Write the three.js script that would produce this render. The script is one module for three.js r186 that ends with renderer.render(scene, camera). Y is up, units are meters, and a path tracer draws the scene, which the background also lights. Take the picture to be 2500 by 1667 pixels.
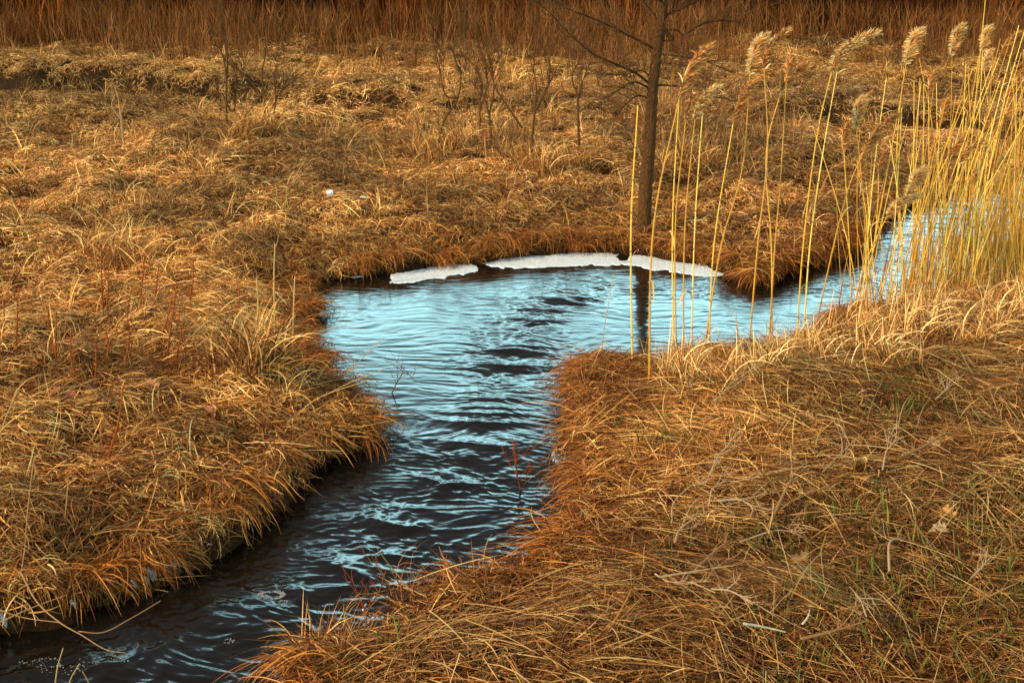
import * as THREE from 'three';
import { mergeGeometries } from 'three/addons/utils/BufferGeometryUtils.js';

// ---------- camera, sky, sun, exposure ----------
const scene = new THREE.Scene();
const camera = new THREE.PerspectiveCamera(27, 1024 / 682, 0.1, 600);
camera.position.set(0, 3, 0);
camera.rotation.set(THREE.MathUtils.degToRad(-16), 0, 0);
const renderer = new THREE.WebGLRenderer({ antialias: true });
renderer.setSize(1024, 682);
renderer.toneMapping = THREE.LinearToneMapping;
renderer.toneMappingExposure = 1.06;
renderer.shadowMap.enabled = true;
renderer.shadowMap.type = THREE.PCFSoftShadowMap;

// seeded helpers
function rng(seed) { let s = seed >>> 0; return () => { s = (s + 0x6D2B79F5) | 0; let t = Math.imul(s ^ (s >>> 15), 1 | s); t = (t + Math.imul(t ^ (t >>> 7), 61 | t)) ^ t; return ((t ^ (t >>> 14)) >>> 0) / 4294967296; }; }
function hash2(i, j) { let h = Math.imul(i, 374761393) + Math.imul(j, 668265263); h = Math.imul(h ^ (h >>> 13), 1274126177); return ((h ^ (h >>> 16)) >>> 0) / 4294967296; }
function noise(x, y) { const i = Math.floor(x), j = Math.floor(y); let u = x - i, v = y - j; u = u * u * u * (u * (u * 6 - 15) + 10); v = v * v * v * (v * (v * 6 - 15) + 10); const a = hash2(i, j), b = hash2(i + 1, j), c = hash2(i, j + 1), d = hash2(i + 1, j + 1); return a + (b - a) * u + (c - a) * v + (a - b - c + d) * u * v; }
function fbm(x, y, o = 4) { let s = 0, a = 0.5, n = 0; for (let k = 0; k < o; k++) { s += a * noise(x, y); n += a; x = x * 2.03 + 17.3; y = y * 2.03 - 9.1; a *= 0.5; } return s / n; }
const clamp = (v, a, b) => Math.min(b, Math.max(a, v));
const sst = (a, b, v) => { const t = clamp((v - a) / (b - a), 0, 1); return t * t * (3 - 2 * t); };
const lerp = (a, b, t) => a + (b - a) * t;

// sky: clear turquoise air near the horizon, paler high haze overhead, the same all round
{
  const w = 256, h = 128, px = new Float32Array(w * h * 4);
  for (let j = 0; j < h; j++) for (let i = 0; i < w; i++) {
    const el = ((j + 0.5) / h - 0.5) * Math.PI, k = (j * w + i) * 4, a = (i / w) * Math.PI * 2;
    const e = Math.max(0, el);
    const up = sst(0.225, 0.39, e);
    const c = 0.9 + 0.2 * fbm(Math.cos(a) * 2.2 + 7, Math.sin(a) * 2.2 + e * 7, 4);
    let r = lerp(2.5, 0.22, up), g = lerp(4.7, 0.23, up), b = lerp(5.1, 0.25, up);
    if (el < 0) { r = 0.10; g = 0.07; b = 0.04; }
    px[k] = r * c; px[k + 1] = g * c; px[k + 2] = b * c; px[k + 3] = 1;
  }
  const t = new THREE.DataTexture(px, w, h, THREE.RGBAFormat, THREE.FloatType);
  t.mapping = THREE.EquirectangularReflectionMapping; t.magFilter = t.minFilter = THREE.LinearFilter; t.needsUpdate = true;
  scene.background = t; scene.environment = t;
}
const sun = new THREE.DirectionalLight(new THREE.Color(1.0, 0.80, 0.55), 5.0);
sun.position.set(-21, 16.5, -3); sun.target.position.set(0, 0, -14);
sun.castShadow = true; sun.shadow.mapSize.set(4096, 4096); sun.shadow.radius = 10; sun.shadow.bias = -0.0006;
Object.assign(sun.shadow.camera, { left: -32, right: 32, top: 32, bottom: -32, near: 1, far: 90 });
scene.add(sun, sun.target);

// ---------- names, labels ----------
const taken = new Map();
function numbered(n) { const k = taken.get(n) || 0; taken.set(n, k + 1); return k ? n + '_' + String(k).padStart(3, '0') : n; }
function tag(o, label, category, group, kind) { o.userData.label = label; if (category) o.userData.category = category; if (group) o.userData.group = group; if (kind) o.userData.kind = kind; return o; }
function shade(o) { o.traverse(m => { if (m.isMesh) { m.castShadow = true; m.receiveShadow = true; } }); return o; }
function thing(name, label, category, x = 0, y = 0, z = 0, group) { const g = new THREE.Group(); g.name = numbered(name); g.position.set(x, y, z); tag(g, label, category, group); scene.add(g); return g; }
function part(name, geo, mat, parent) { const m = new THREE.Mesh(geo, mat); m.name = name; m.castShadow = m.receiveShadow = true; if (/^(twigs|side_shoots|nodes|stems)$/.test(name)) m.userData.kind = 'stuff'; parent.add(m); return m; }
function solo(name, geo, mat, label, category, group, kind) { const m = new THREE.Mesh(geo, mat); m.name = numbered(name); m.castShadow = m.receiveShadow = true; tag(m, label, category, group, kind); scene.add(m); return m; }

// ---------- surveyed positions (metres) ----------
const REEDS = [[0.817,-9.176,[[-0.037,0.851],[-0.013,1.628]]],[0.885,-8.718,[[0.002,0.942],[0.141,1.735]]],[1.14,-9.5,[[-0.046,0.786],[-0.028,1.613]]],[1.173,-9.612,[[-0.049,0.764],[-0.001,1.487]]],[1.252,-9.917,[[-0.024,0.703],[0.02,1.468]]],[1.326,-10.063,[[-0.005,0.674],[0.029,1.605]]],[1.431,-9.917,[[0.007,0.546],[0.108,1.444]]],[1.406,-10.063,[[0.11,0.514],[0.237,1.046],[0.269,1.752]]],[1.691,-9.751,[[0.031,0.581],[0.068,1.25],[0.016,1.825]]],[1.957,-10.24,[[-0.047,0.476],[-0.117,1.178],[-0.027,1.62]]],[1.877,-9.965,[[0.007,0.535],[0.023,0.95],[0.031,1.717]]],[2.034,-9.751,[[0.004,0.581],[0.059,1.399],[0.129,1.81]]],[2.154,-10.088,[[0.006,0.509],[0.064,1.213],[0.128,1.771]]],[3.251,-11.184,[[-0.199,0.78],[-0.22,1.38],[-0.199,1.732]]],[2.741,-11.035,[[-0.072,0.305],[-0.175,1.106]]],[2.297,-10.475,[[0.202,0.862],[0.301,1.16]]],[2.898,-11.035,[[-0.106,0.529],[-0.181,0.874]]],[2.846,-11.184,[[0.02,0.864],[0.066,1.609]]],[3.514,-10.89,[[0.005,0.796],[0.012,1.51],[0.018,2.268]]]];
const TRUNK = [1.281,-13.639,[[0.016,0.363],[0.04,0.742],[0.058,1.28],[0.106,1.766],[0.138,2.085],[0.156,2.438]]];
const LIMBS = [[[0.069,1.632],[-0.095,1.719],[-0.289,1.812],[-0.511,1.913],[-0.777,2.013],[-0.953,2.127]],[[0.047,1.362],[-0.044,1.435],[-0.118,1.428],[-0.236,1.391]],[[0.034,1.303],[-0.118,1.42],[-0.283,1.493],[-0.536,1.61],[-0.715,1.755],[-0.953,1.999],[-1.056,2.085]],[[0.094,1.798],[0.27,1.812],[0.323,1.769],[0.519,1.87],[0.694,1.899],[0.857,1.877]],[[0.129,1.588],[0.294,1.574],[0.517,1.537],[0.788,1.428]],[[0.093,1.296],[0.109,1.303],[0.303,1.296],[0.573,1.214],[0.844,1.163]],[[0.109,1.515],[0.148,1.508],[0.266,1.505]],[[0.101,1.827],[0.061,1.942],[-0.061,2.085],[-0.136,2.198]],[[0.02,1.273],[-0.116,1.332],[-0.263,1.273],[-0.381,1.214]],[[0.067,1.155],[-0.083,1.2],[-0.229,1.081],[-0.317,0.977]],[[0.126,1.711],[0.229,1.726],[0.154,1.798],[0.248,1.61]],[[0.135,1.913],[0.236,1.999],[0.406,2.17]]];
const SHRUBS = [[-3.913,-19.512,[[[0.0,0.0],[0.015,0.469],[0.03,0.932],[-0.081,1.388],[-0.29,1.757]],[[0.025,0.638],[0.062,1.119],[-0.012,1.491],[0.045,1.757]],[[0.015,0.469],[0.094,0.342],[0.159,0.764],[0.051,1.119]]]],[-3.414,-19.671,[[[0.0,0.0],[0.01,0.43],[-0.001,0.875],[0.054,1.128],[-0.115,1.585]],[[0.023,0.022],[0.16,0.43],[0.183,0.918],[0.583,1.044]],[[-0.069,-0.087],[0.127,0.408],[0.266,0.621],[0.619,0.875]],[[0.024,0.494],[-0.239,0.812],[-0.405,0.918]]]],[-5.249,-19.201,[[[0.0,0.0],[-0.014,0.378],[-0.038,0.608],[-0.088,0.773]],[[-0.01,0.284],[-0.119,0.452],[-0.07,0.608]],[[-0.003,0.378],[0.073,0.545]],[[-0.175,-0.074],[0.011,0.284]]]],[-1.005,-18.752,[[[0.0,0.0],[0.107,0.309],[0.296,0.615],[0.34,0.938],[0.322,1.159]],[[0.296,0.615],[0.153,0.635],[0.075,0.938],[-0.001,1.338]],[[0.33,0.938],[0.242,1.239],[0.387,1.576]]]],[-0.267,-19.201,[[[0.0,0.0],[-0.041,0.337],[-0.082,0.504],[-0.185,0.794]],[[-0.041,0.337],[0.024,0.67],[-0.017,1.0]]]],[0.237,-17.265,[[[0.0,0.0],[0.008,0.305],[0.036,0.607],[0.053,0.944],[-0.005,1.203]],[[-0.115,0.419],[-0.343,0.758],[-0.455,0.944],[-0.473,1.259]],[[0.036,0.607],[0.185,0.907],[0.296,1.129]]]],[0.855,-18.046,[[[0.0,0.0],[-0.015,0.357],[-0.019,0.711],[0.056,0.964],[0.132,1.138]],[[-0.019,0.711],[-0.101,0.944],[-0.025,1.138]],[[-0.007,0.515],[0.179,0.633],[0.32,0.515]]]],[-0.453,-20.506,[[[0.0,0.0],[-0.01,0.269],[0.015,0.624],[-0.094,0.932]],[[0.002,0.269],[0.082,0.535],[0.105,0.8]]]]];
const STALKS = [[-3.055,-10.377,0.039,0.422],[-3.129,-10.472,0.033,0.413],[-2.743,-10.1,0.078,0.447],[-2.657,-10.1,0.083,0.366],[-2.422,-9.271,0.127,0.318],[-2.305,-9.046,0.105,0.492],[-2.249,-8.937,0.097,0.224],[-2.435,-10.377,0.045,0.338],[-2.347,-9.924,0.029,0.198],[-1.694,-9.669,0.051,0.62],[-1.739,-9.195,0.039,0.477],[-1.509,-9.426,0.024,0.433],[-1.525,-9.046,0.023,0.28],[-3.262,-8.937,0.077,0.487],[-3.402,-9.12,0.019,0.346],[-2.904,-8.693,0.013,0.373],[-2.755,-8.461,0.034,0.345],[-2.589,-8.659,0.028,0.29],[-2.208,-7.227,0.12,0.347],[-2.511,-8.762,0.064,0.314],[-3.23,-9.506,0.029,0.202],[-2.352,-9.426,0.066,0.179],[-2.035,-10.1,0.033,0.19],[-2.617,-8.493,0.023,0.225]];
const ICE = [[[-1.121,-12.349],[-1.059,-12.531],[-0.982,-12.643],[-0.845,-12.737],[-0.692,-12.845],[-0.507,-12.962],[-0.39,-12.949],[-0.312,-12.884],[-0.37,-12.743],[-0.553,-12.643],[-0.717,-12.507],[-0.909,-12.409]],[[-0.169,-13.061],[-0.01,-13.229],[0.215,-13.284],[0.442,-13.353],[0.579,-13.394],[0.63,-13.521],[0.754,-13.563],[0.902,-13.492],[0.984,-13.366],[1.036,-13.243],[1.12,-13.175],[0.964,-13.074],[0.773,-13.081],[0.58,-13.055],[0.284,-12.989],[-0.112,-12.923]],[[1.047,-13.152],[1.11,-13.325],[1.17,-13.455],[1.253,-13.474],[1.329,-13.427],[1.356,-13.279],[1.476,-13.188],[1.568,-13.121],[1.681,-13.002],[1.776,-12.975],[1.826,-12.914],[1.851,-12.701],[1.751,-12.634],[1.617,-12.71],[1.439,-12.837],[1.29,-12.901],[1.165,-13.028]],[[1.887,-12.585],[1.95,-12.626],[2.023,-12.605],[2.04,-12.47],[1.964,-12.462],[1.913,-12.503]],[[-1.48,-12.623],[-1.396,-12.693],[-1.371,-12.606],[-1.437,-12.555]]];
const PACKET = [-1.835,-14.109];
const PAPER = [-1.466,-13.969];
const TWIGS = [[[1.964,-6.706],[2.106,-6.862],[2.285,-7.061]],[[1.174,-6.038],[1.274,-6.273],[1.36,-6.452],[1.42,-6.524]],[[0.883,-4.912],[0.971,-4.937],[1.051,-4.943]],[[1.13,-5.008],[1.16,-5.054],[1.176,-5.1]],[[0.748,-6.149],[0.788,-6.411],[0.882,-6.535],[0.964,-6.63],[1.072,-6.955]],[[0.821,-5.637],[0.916,-5.836],[1.012,-6.011]],[[1.1,-4.886],[1.216,-4.956],[1.288,-5.008],[1.395,-5.074]],[[0.803,-5.231],[0.872,-5.162],[0.949,-5.094]],[[0.939,-6.292],[0.979,-6.452],[1.081,-6.577],[1.138,-6.545]],[[1.833,-6.577],[1.923,-6.839],[2.069,-7.085]],[[1.027,-5.922],[1.233,-6.047],[1.327,-6.047]],[[0.609,-5.405],[0.766,-5.465],[0.926,-5.574]],[[1.482,-7.097],[1.38,-6.535]],[[1.847,-5.302],[1.981,-5.361],[2.109,-5.45]],[[0.6,-5.45],[0.651,-5.375],[0.727,-5.302],[0.812,-5.175]],[[1.62,-5.589],[1.678,-5.819],[1.768,-5.949]],[[1.399,-5.274],[1.395,-5.175],[1.397,-5.08]],[[0.738,-5.922],[0.777,-6.084],[0.871,-6.196]],[[1.246,-6.196],[1.319,-6.273],[1.447,-6.391],[1.636,-6.391]],[[1.973,-5.581],[2.108,-5.752]],[[0.985,-6.332],[1.089,-6.322],[1.14,-6.273],[1.111,-6.139]],[[1.548,-6.619],[1.719,-6.931],[1.839,-7.097]],[[2.361,-7.517],[2.486,-7.735],[2.628,-7.966]],[[1.574,-8.989],[1.52,-8.566],[1.476,-8.24]],[[1.176,-7.82],[1.372,-8.147]],[[1.05,-8.055],[1.212,-8.668]],[[1.008,-6.768],[1.102,-7.041],[1.197,-7.235]]];
const LEAVES = [[1.995,-6.121],[2.058,-6.234],[1.576,-5.295],[1.649,-7.563],[2.232,-7.076],[1.306,-5.905],[2.055,-6.706],[1.905,-9.389]];
const LEAVESL = [[-2.646,-8.059],[-2.739,-8.089],[-2.89,-8.118],[-2.582,-8.364],[-3.009,-8.395],[-2.083,-7.858],[-4.16,-12.026],[-1.786,-7.886],[-3.957,-10.797],[-2.693,-8.827],[-2.179,-8.178]];
const CLUMPS = [[0.37,-10.194],[0.336,-9.931],[0.273,-9.253],[0.25,-9.014],[0.201,-8.032],[0.189,-7.825],[0.252,-7.532],[0.363,-10.457],[-0.035,-6.685],[-0.33,-6.332],[-0.964,-5.502],[-0.945,-5.314]];
const ICICLES = [[-1.494,-6.322],[-1.471,-6.332],[-1.519,-6.283],[-1.593,-6.163],[-1.61,-6.093],[-1.637,-6.07],[-1.674,-6.038],[-1.811,-5.835],[-2.256,-5.784]];
const FOAM = [[-1.143,-6.155],[-1.075,-6.086],[-1.256,-5.697],[-0.35,-8.571],[-0.416,-8.206],[-0.276,-7.232],[-1.902,-5.443],[-2.031,-5.5],[-1.756,-5.519]];
const STAKES = [[0.74,-10.115],[0.807,-10.032]];
const WEEDS = [[0.058,-7.491,[[-0.024,0.075],[-0.037,0.178],[-0.055,0.317]]],[-0.667,-5.824,[[0.025,0.123],[0.068,0.184],[0.106,0.298]]],[-0.837,-9.186,[[0.055,0.095],[0.11,0.172],[0.193,0.106]]],[0.643,-9.787,[[0.008,0.203],[0.076,0.682]]]];
const STRAWS = [[-1.304,-8.632,[[0.243,0.099],[0.494,0.203]]],[-1.297,-9.338,[[0.22,0.156],[0.428,0.355]]],[-1.377,-8.089,[[0.194,0.148],[0.526,0.275]]],[-2.297,-9.243,[[0.278,0.219],[0.588,0.317]]],[-2.162,-8.848,[[0.178,-0.085],[0.416,-0.213]]]];
const BRANCH = [[[-2.168,-5.739],[-2.053,-5.597],[-1.921,-5.497],[-1.828,-5.455],[-1.701,-5.379],[-1.62,-5.372]],[[-1.845,-5.469],[-1.747,-5.476],[-1.654,-5.554],[-1.536,-5.656]],[[-2.216,-5.575],[-2.124,-5.564],[-1.938,-5.511]],[[-2.214,-5.511],[-2.083,-5.583],[-1.953,-5.671]],[[-2.206,-5.919],[-2.167,-5.747]],[[-2.443,-6.791],[-2.29,-6.222],[-2.206,-5.919]]];
const FRONTWEEDS = [[-1.905,-5.225,[[0.038,0.143],[0.081,0.263]]],[-1.864,-5.238,[[0.04,0.086],[0.096,0.186]]],[-1.712,-5.225,[[-0.025,0.086],[-0.042,0.157]]]];
const WATER_L = [[12.5,-26],[9.5,-22.5],[6.89,-19.05],[6.13,-17.83],[4.73,-16.17],[4.29,-15.64],[3.84,-14.79],[3.59,-14.02],[3.43,-13.62],[2.99,-13.18],[2.7,-12.96],[2.42,-12.52],[2.29,-12.26],[2.1,-12.24],[1.99,-12.55],[1.89,-12.97],[1.59,-13.19],[1.25,-13.54],[0.65,-13.58],[0.02,-13.38],[-0.15,-13.23],[-0.35,-13.05],[-0.8,-12.97],[-1.1,-12.69],[-1.59,-12.49],[-1.72,-12.4],[-1.75,-12.11],[-1.89,-11.93],[-1.7,-11.56],[-1.57,-11.16],[-1.62,-11.02],[-1.6,-10.76],[-1.47,-10.27],[-1.49,-10.1],[-1.34,-9.77],[-1.3,-9.56],[-1.13,-9.36],[-1.04,-9.17],[-1.06,-9.07],[-0.92,-8.89],[-0.98,-8.71],[-0.84,-8.53],[-0.8,-8.25],[-0.84,-8.06],[-1.01,-7.97],[-1.14,-7.78],[-1.19,-7.58],[-1.26,-7.34],[-1.34,-7.1],[-1.42,-6.89],[-1.51,-6.73],[-1.58,-6.55],[-1.67,-6.45],[-1.74,-6.29],[-1.86,-6.18],[-2.0,-6.03],[-2.15,-5.94],[-2.3,-5.86],[-2.4,-5.8],[-2.74,-5.44],[-3.6,-5.0],[-5.2,-4.5]];
const WATER_R = [[-5.0,-3.1],[-3.2,-3.5],[-1.6,-3.9],[-1.0,-4.4],[-0.87,-4.83],[-0.89,-5.06],[-0.87,-5.28],[-0.83,-5.43],[-0.75,-5.49],[-0.65,-5.55],[-0.52,-5.64],[-0.42,-5.77],[-0.33,-5.91],[-0.19,-5.98],[-0.11,-5.95],[0.1,-6.15],[0.16,-6.35],[0.25,-6.63],[0.34,-6.92],[0.37,-7.18],[0.33,-7.38],[0.34,-7.74],[0.39,-8.13],[0.44,-8.47],[0.4,-8.94],[0.43,-9.35],[0.51,-9.62],[0.64,-9.79],[0.79,-9.73],[0.93,-9.51],[1.11,-9.46],[1.26,-9.73],[1.35,-10.0],[1.62,-9.87],[1.91,-10.02],[2.18,-10.26],[2.43,-10.6],[2.55,-10.89],[2.82,-11.16],[3.17,-11.27],[3.49,-11.51],[3.92,-11.93],[4.79,-12.77],[6.6,-14.72],[8.6,-17.72],[11.5,-21.22],[14,-23.72]];
const RING = WATER_L.concat(WATER_R);

// distance to the water's edge on a grid: + on land, - in the stream; and which bank is nearer
const GX0 = -6, GX1 = 15, GZ0 = -27, GZ1 = -2, GS = 0.05, GW = Math.round((GX1 - GX0) / GS) + 1, GH = Math.round((GZ1 - GZ0) / GS) + 1;
const SD = new Float32Array(GW * GH), SIDE = new Float32Array(GW * GH);
{
  const chain = (P, x, z) => { let b = 1e9; for (let k = 0; k + 1 < P.length; k++) { const ax = P[k][0], az = P[k][1], dx = P[k + 1][0] - ax, dz = P[k + 1][1] - az; const t = clamp(((x - ax) * dx + (z - az) * dz) / (dx * dx + dz * dz), 0, 1), ex = ax + dx * t - x, ez = az + dz * t - z, d = ex * ex + ez * ez; if (d < b) b = d; } return Math.sqrt(b); };
  for (let j = 0; j < GH; j++) for (let i = 0; i < GW; i++) {
    const x = GX0 + i * GS, z = GZ0 + j * GS;
    let inside = false;
    for (let a = 0, b = RING.length - 1; a < RING.length; b = a++) { const [xi, zi] = RING[a], [xj, zj] = RING[b]; if ((zi > z) !== (zj > z) && x < (xj - xi) * (z - zi) / (zj - zi) + xi) inside = !inside; }
    const dl = chain(WATER_L, x, z), dr = chain(WATER_R, x, z);
    SD[j * GW + i] = (inside ? -1 : 1) * Math.min(dl, dr) + ((fbm(x * 2.4, z * 2.4, 3) - 0.5) * 0.2 + (fbm(x * 6.5 + 3, z * 6.5, 2) - 0.5) * 0.09) * sst(1.2, 0.3, Math.min(dl, dr)); SIDE[j * GW + i] = clamp((dl - dr) / 0.6, -1, 1);
  }
}
function grid(A, x, z) { const u = clamp((x - GX0) / GS, 0, GW - 1.001), v = clamp((z - GZ0) / GS, 0, GH - 1.001), i = Math.floor(u), j = Math.floor(v), a = u - i, b = v - j, k = j * GW + i; return (A[k] * (1 - a) + A[k + 1] * a) * (1 - b) + (A[k + GW] * (1 - a) + A[k + GW + 1] * a) * b; }
function shore(x, z) { const cx = clamp(x, GX0, GX1), cz = clamp(z, GZ0, GZ1), out = Math.hypot(x - cx, z - cz); const d = grid(SD, x, z); return out > 0 ? Math.max(0.5, Math.abs(d)) + out : d; }
const rightBank = (x, z) => grid(SIDE, x, z);
// the shallow gully that crosses the far meadow
const GULLY = [[-30, -29], [-14, -27.6], [-7, -26.2], [-3.5, -24.4], [0, -23.3], [3, -22.2], [5.3, -21.2], [9, -20], [20, -18]];
function gullyZ(x) { for (let k = 0; k + 1 < GULLY.length; k++) if (x <= GULLY[k + 1][0]) { const t = clamp((x - GULLY[k][0]) / (GULLY[k + 1][0] - GULLY[k][0]), 0, 1); return lerp(GULLY[k][1], GULLY[k + 1][1], t); } return -18; }
function gully(x, z) { const c = gullyZ(x) + (fbm(x * 0.55, 3.3, 3) - 0.5) * 1.6; return [z - c, sst(0.36, 0.6, fbm(x * 0.42 + 4.7, 8.1, 2))]; } // how far in front of it, how deep
function H(x, z) {
  const d = shore(x, z);
  if (d < 0) return -0.02 - 0.3 * sst(0, 0.45, -d) + (fbm(x * 4, z * 4, 3) - 0.5) * 0.06;
  const s = sst(-0.6, 0.6, rightBank(x, z));
  const low = Math.max(sst(-0.5, -0.9, x) * sst(-12.6, -11.8, z) * sst(-8.2, -9.2, z), s * sst(-9.2, -9.9, z));
  let h = lerp(0.13 * sst(-0.01, 0.07, d), 0.015 + 0.12 * sst(0, 0.8, d), low) + 0.08 * sst(0.1, 0.8, d);
  h += sst(0.12, 1.1, d) * (1 - 0.75 * s * sst(-9, -10, z) * sst(2.2, 0.8, d)) * ((fbm(x * 0.55 + 31, z * 0.55, 3) - 0.45) * 0.34 + (fbm(x * 1.7, z * 1.7 + 12, 3) - 0.5) * lerp(0.34, 0.16, s));
  h += (fbm(x * 5, z * 5, 2) - 0.5) * 0.05 * sst(0.02, 0.2, d);
  h -= 0.1 * sst(0.52, 0.66, fbm(x * 1.9 + 13, z * 1.9, 2)) * sst(0.0, 0.05, d) * sst(0.45, 0.12, d);
  h += s * 0.085 * clamp(d - 0.6, 0, 5) * sst(-12, -8, z);
  const [g, deep] = gully(x, z);
  if (Math.abs(g) < 4) { h += 0.26 * deep * sst(0.12, -0.12, g) * sst(-4, -1, g); h -= 0.34 * deep * Math.exp(-Math.pow((g - 0.25) / 0.42, 2)); }
  return h + 0.5 * sst(-24, -40, z);
}
function slope(x, z, e = 0.06) { return new THREE.Vector3(H(x - e, z) - H(x + e, z), 2 * e, H(x, z - e) - H(x, z + e)).normalize(); }

// ---------- ground: one sheet out to the horizon ----------
function lines(a, fine0, fine1, b, step, grow) { const v = []; let s = step, x = fine0; while (x > a) { v.unshift(x); s *= grow; x -= s; } v.unshift(a); x = fine0 + step; for (; x <= fine1; x += step) v.push(x); s = step; x = fine1; while (x < b) { s *= grow; x += s; v.push(Math.min(x, b)); } return v; }
function sheet(X, Z, fy, keep, fc) {
  const pos = [], col = [], idx = [], id = new Int32Array(X.length * Z.length).fill(-1), uv = [];
  const put = (i, j) => { const k = j * X.length + i; if (id[k] < 0) { id[k] = pos.length / 3; const y = fy(X[i], Z[j]); pos.push(X[i], y, Z[j]); uv.push(X[i], Z[j]); if (fc) col.push(...fc(X[i], Z[j], y)); } return id[k]; };
  for (let j = 0; j + 1 < Z.length; j++) for (let i = 0; i + 1 < X.length; i++) { if (keep && !keep((X[i] + X[i + 1]) / 2, (Z[j] + Z[j + 1]) / 2)) continue; const a = put(i, j), b = put(i + 1, j), c = put(i + 1, j + 1), d = put(i, j + 1); idx.push(a, d, c, a, c, b); }
  const g = new THREE.BufferGeometry(); g.setAttribute('position', new THREE.Float32BufferAttribute(pos, 3)); g.setAttribute('uv', new THREE.Float32BufferAttribute(uv, 2)); if (fc) g.setAttribute('color', new THREE.Float32BufferAttribute(col, 3)); g.setIndex(idx); g.computeVertexNormals(); return g;
}
function canvasNoise(n, f, rep) { const d = new Uint8Array(n * n * 4); for (let j = 0; j < n; j++) for (let i = 0; i < n; i++) { const v = clamp(f(i / n, j / n), 0, 1) * 255, k = (j * n + i) * 4; d[k] = d[k + 1] = d[k + 2] = v; d[k + 3] = 255; } const t = new THREE.DataTexture(d, n, n); t.wrapS = t.wrapT = THREE.RepeatWrapping; t.magFilter = THREE.LinearFilter; t.repeat.set(rep, rep); t.needsUpdate = true; return t; }
{
  const X = lines(-220, -5, 6, 220, 0.06, 1.035), Z = lines(-420, -15, -3.5, 60, 0.06, 1.03);
  const g = sheet(X, Z, H, null, (x, z) => { const n = fbm(x * 3, z * 3, 4), m = fbm(x * 11 + 4, z * 11, 3); const k = 0.55 + 0.9 * n * m * 2; return [0.030 * k, 0.014 * k, 0.005 * k]; });
  const bump = canvasNoise(256, (u, v) => fbm(u * 40, v * 40, 4), 1.3);
  solo('ground', g, new THREE.MeshPhysicalMaterial({ vertexColors: true, roughness: 1, specularIntensity: 0.1, bumpMap: bump, bumpScale: 0.015 }), 'dark peaty soil and thatch under the dead grass', 'ground', null, 'structure');
}

// ---------- stream ----------
const CURRENT = [[3.9, -13.4], [2.7, -12.2], [1.6, -12.1], [0.7, -12.2], [0.25, -11.4], [0.02, -10.2], [-0.12, -9.2], [-0.2, -8.2], [-0.42, -7.4], [-0.65, -6.7], [-1.1, -6.1], [-1.7, -5.5], [-2.8, -4.8], [-4.6, -3.9]];
function current(x, z) { let b = 1e9, bs = 0, tx = 1, tz = 0, s = 0; for (let k = 0; k + 1 < CURRENT.length; k++) { const [ax, az] = CURRENT[k], dx = CURRENT[k + 1][0] - ax, dz = CURRENT[k + 1][1] - az, L = Math.hypot(dx, dz); const t = clamp(((x - ax) * dx + (z - az) * dz) / (L * L), 0, 1), ex = x - ax - dx * t, ez = z - az - dz * t, d = Math.hypot(ex, ez); if (d < b) { b = d * (ex * dz - ez * dx < 0 ? -1 : 1); bs = s + t * L; tx = dx / L; tz = dz / L; b = Math.abs(b); } s += L; } return [b, bs, tx, tz]; }
function wave(x, z) {
  const d = shore(x, z), [off, along] = current(x, z);
  const wx = x + (fbm(x * 2.1, z * 2.1, 2) - 0.5) * 0.5, wz = z + (fbm(x * 1.7 + 9, z * 1.7, 2) - 0.5) * 0.35;
  const calm = 1 - sst(0.1, 0.55, off + (fbm(x * 1.3 + 3, z * 1.3, 2) - 0.5) * 0.5);
  const rapid = sst(-9.3, -7.6, z + (fbm(x * 2, 5, 2) - 0.5) * 0.8);
  const tail = sst(-13.4, -11.6, z) ;
  const pool = (fbm(wx * 3.6, wz * 13, 3) - 0.5) * 0.0040 + (noise(wx * 9 + 3, wz * 34) - 0.5) * 0.0014;
  const chop = (fbm(wx * 11 + 20, wz * 19, 4) - 0.5) * 0.017 + (fbm(wx * 30, wz * 46, 2) - 0.5) * 0.0056 + (noise(off * 34, along * 11) - 0.5) * 0.003;
  const ridge = v => { const q = 1 - Math.abs(2 * v - 1); return q * q; };
  const stand = ridge(fbm(off * 1.6 + 4, along * 3.1 + off * 0.8, 2)) * 0.056 * Math.exp(-Math.pow(off / 0.22, 2)) * sst(3.2, 4.4, along);
  const boil = (ridge(fbm(off * 2.2 + wx * 0.8, along * 1.9, 3)) - 0.4) * 0.034 + (ridge(fbm(wx * 9, wz * 12 + 4, 3)) - 0.4) * 0.016;
  const fine = (fbm(wx * 20 + 6, wz * 31, 3) - 0.5) * 0.0105;
  let h = pool * (1 - 0.55 * rapid) + chop * (0.08 + 0.5 * calm * tail * (1 - 0.75 * rapid) + 0.16 * rapid) + fine * rapid * 0.44 + stand * (0.6 - 0.22 * rapid) + boil * rapid * 0.36;
  h += chop * 0.35 * sst(2.6, 3.6, x);
  return h * sst(0.05, -0.22, d) + 0.35 * (h - 0.0) * (1 - sst(0.05, -0.22, d)) - 0.03 * rapid * sst(-8.6, -6.4, z);
}
{
  const X = lines(-5.4, -3.2, 3.6, 14.5, 0.0125, 1.03), Z = lines(-26.5, -14, -4.6, -2.9, 0.0125, 1.03);
  const g = sheet(X, Z, (x, z) => wave(x, z), (x, z) => shore(x, z) < 0.2);
  solo('stream_water', g, new THREE.MeshPhysicalMaterial({ color: new THREE.Color(0.006, 0.005, 0.004), roughness: 0.1, ior: 1.333, specularIntensity: 1 }), 'dark rippling stream water reflecting the turquoise sky', 'water', null, 'structure');
}
console.log('ground and water');

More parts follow.
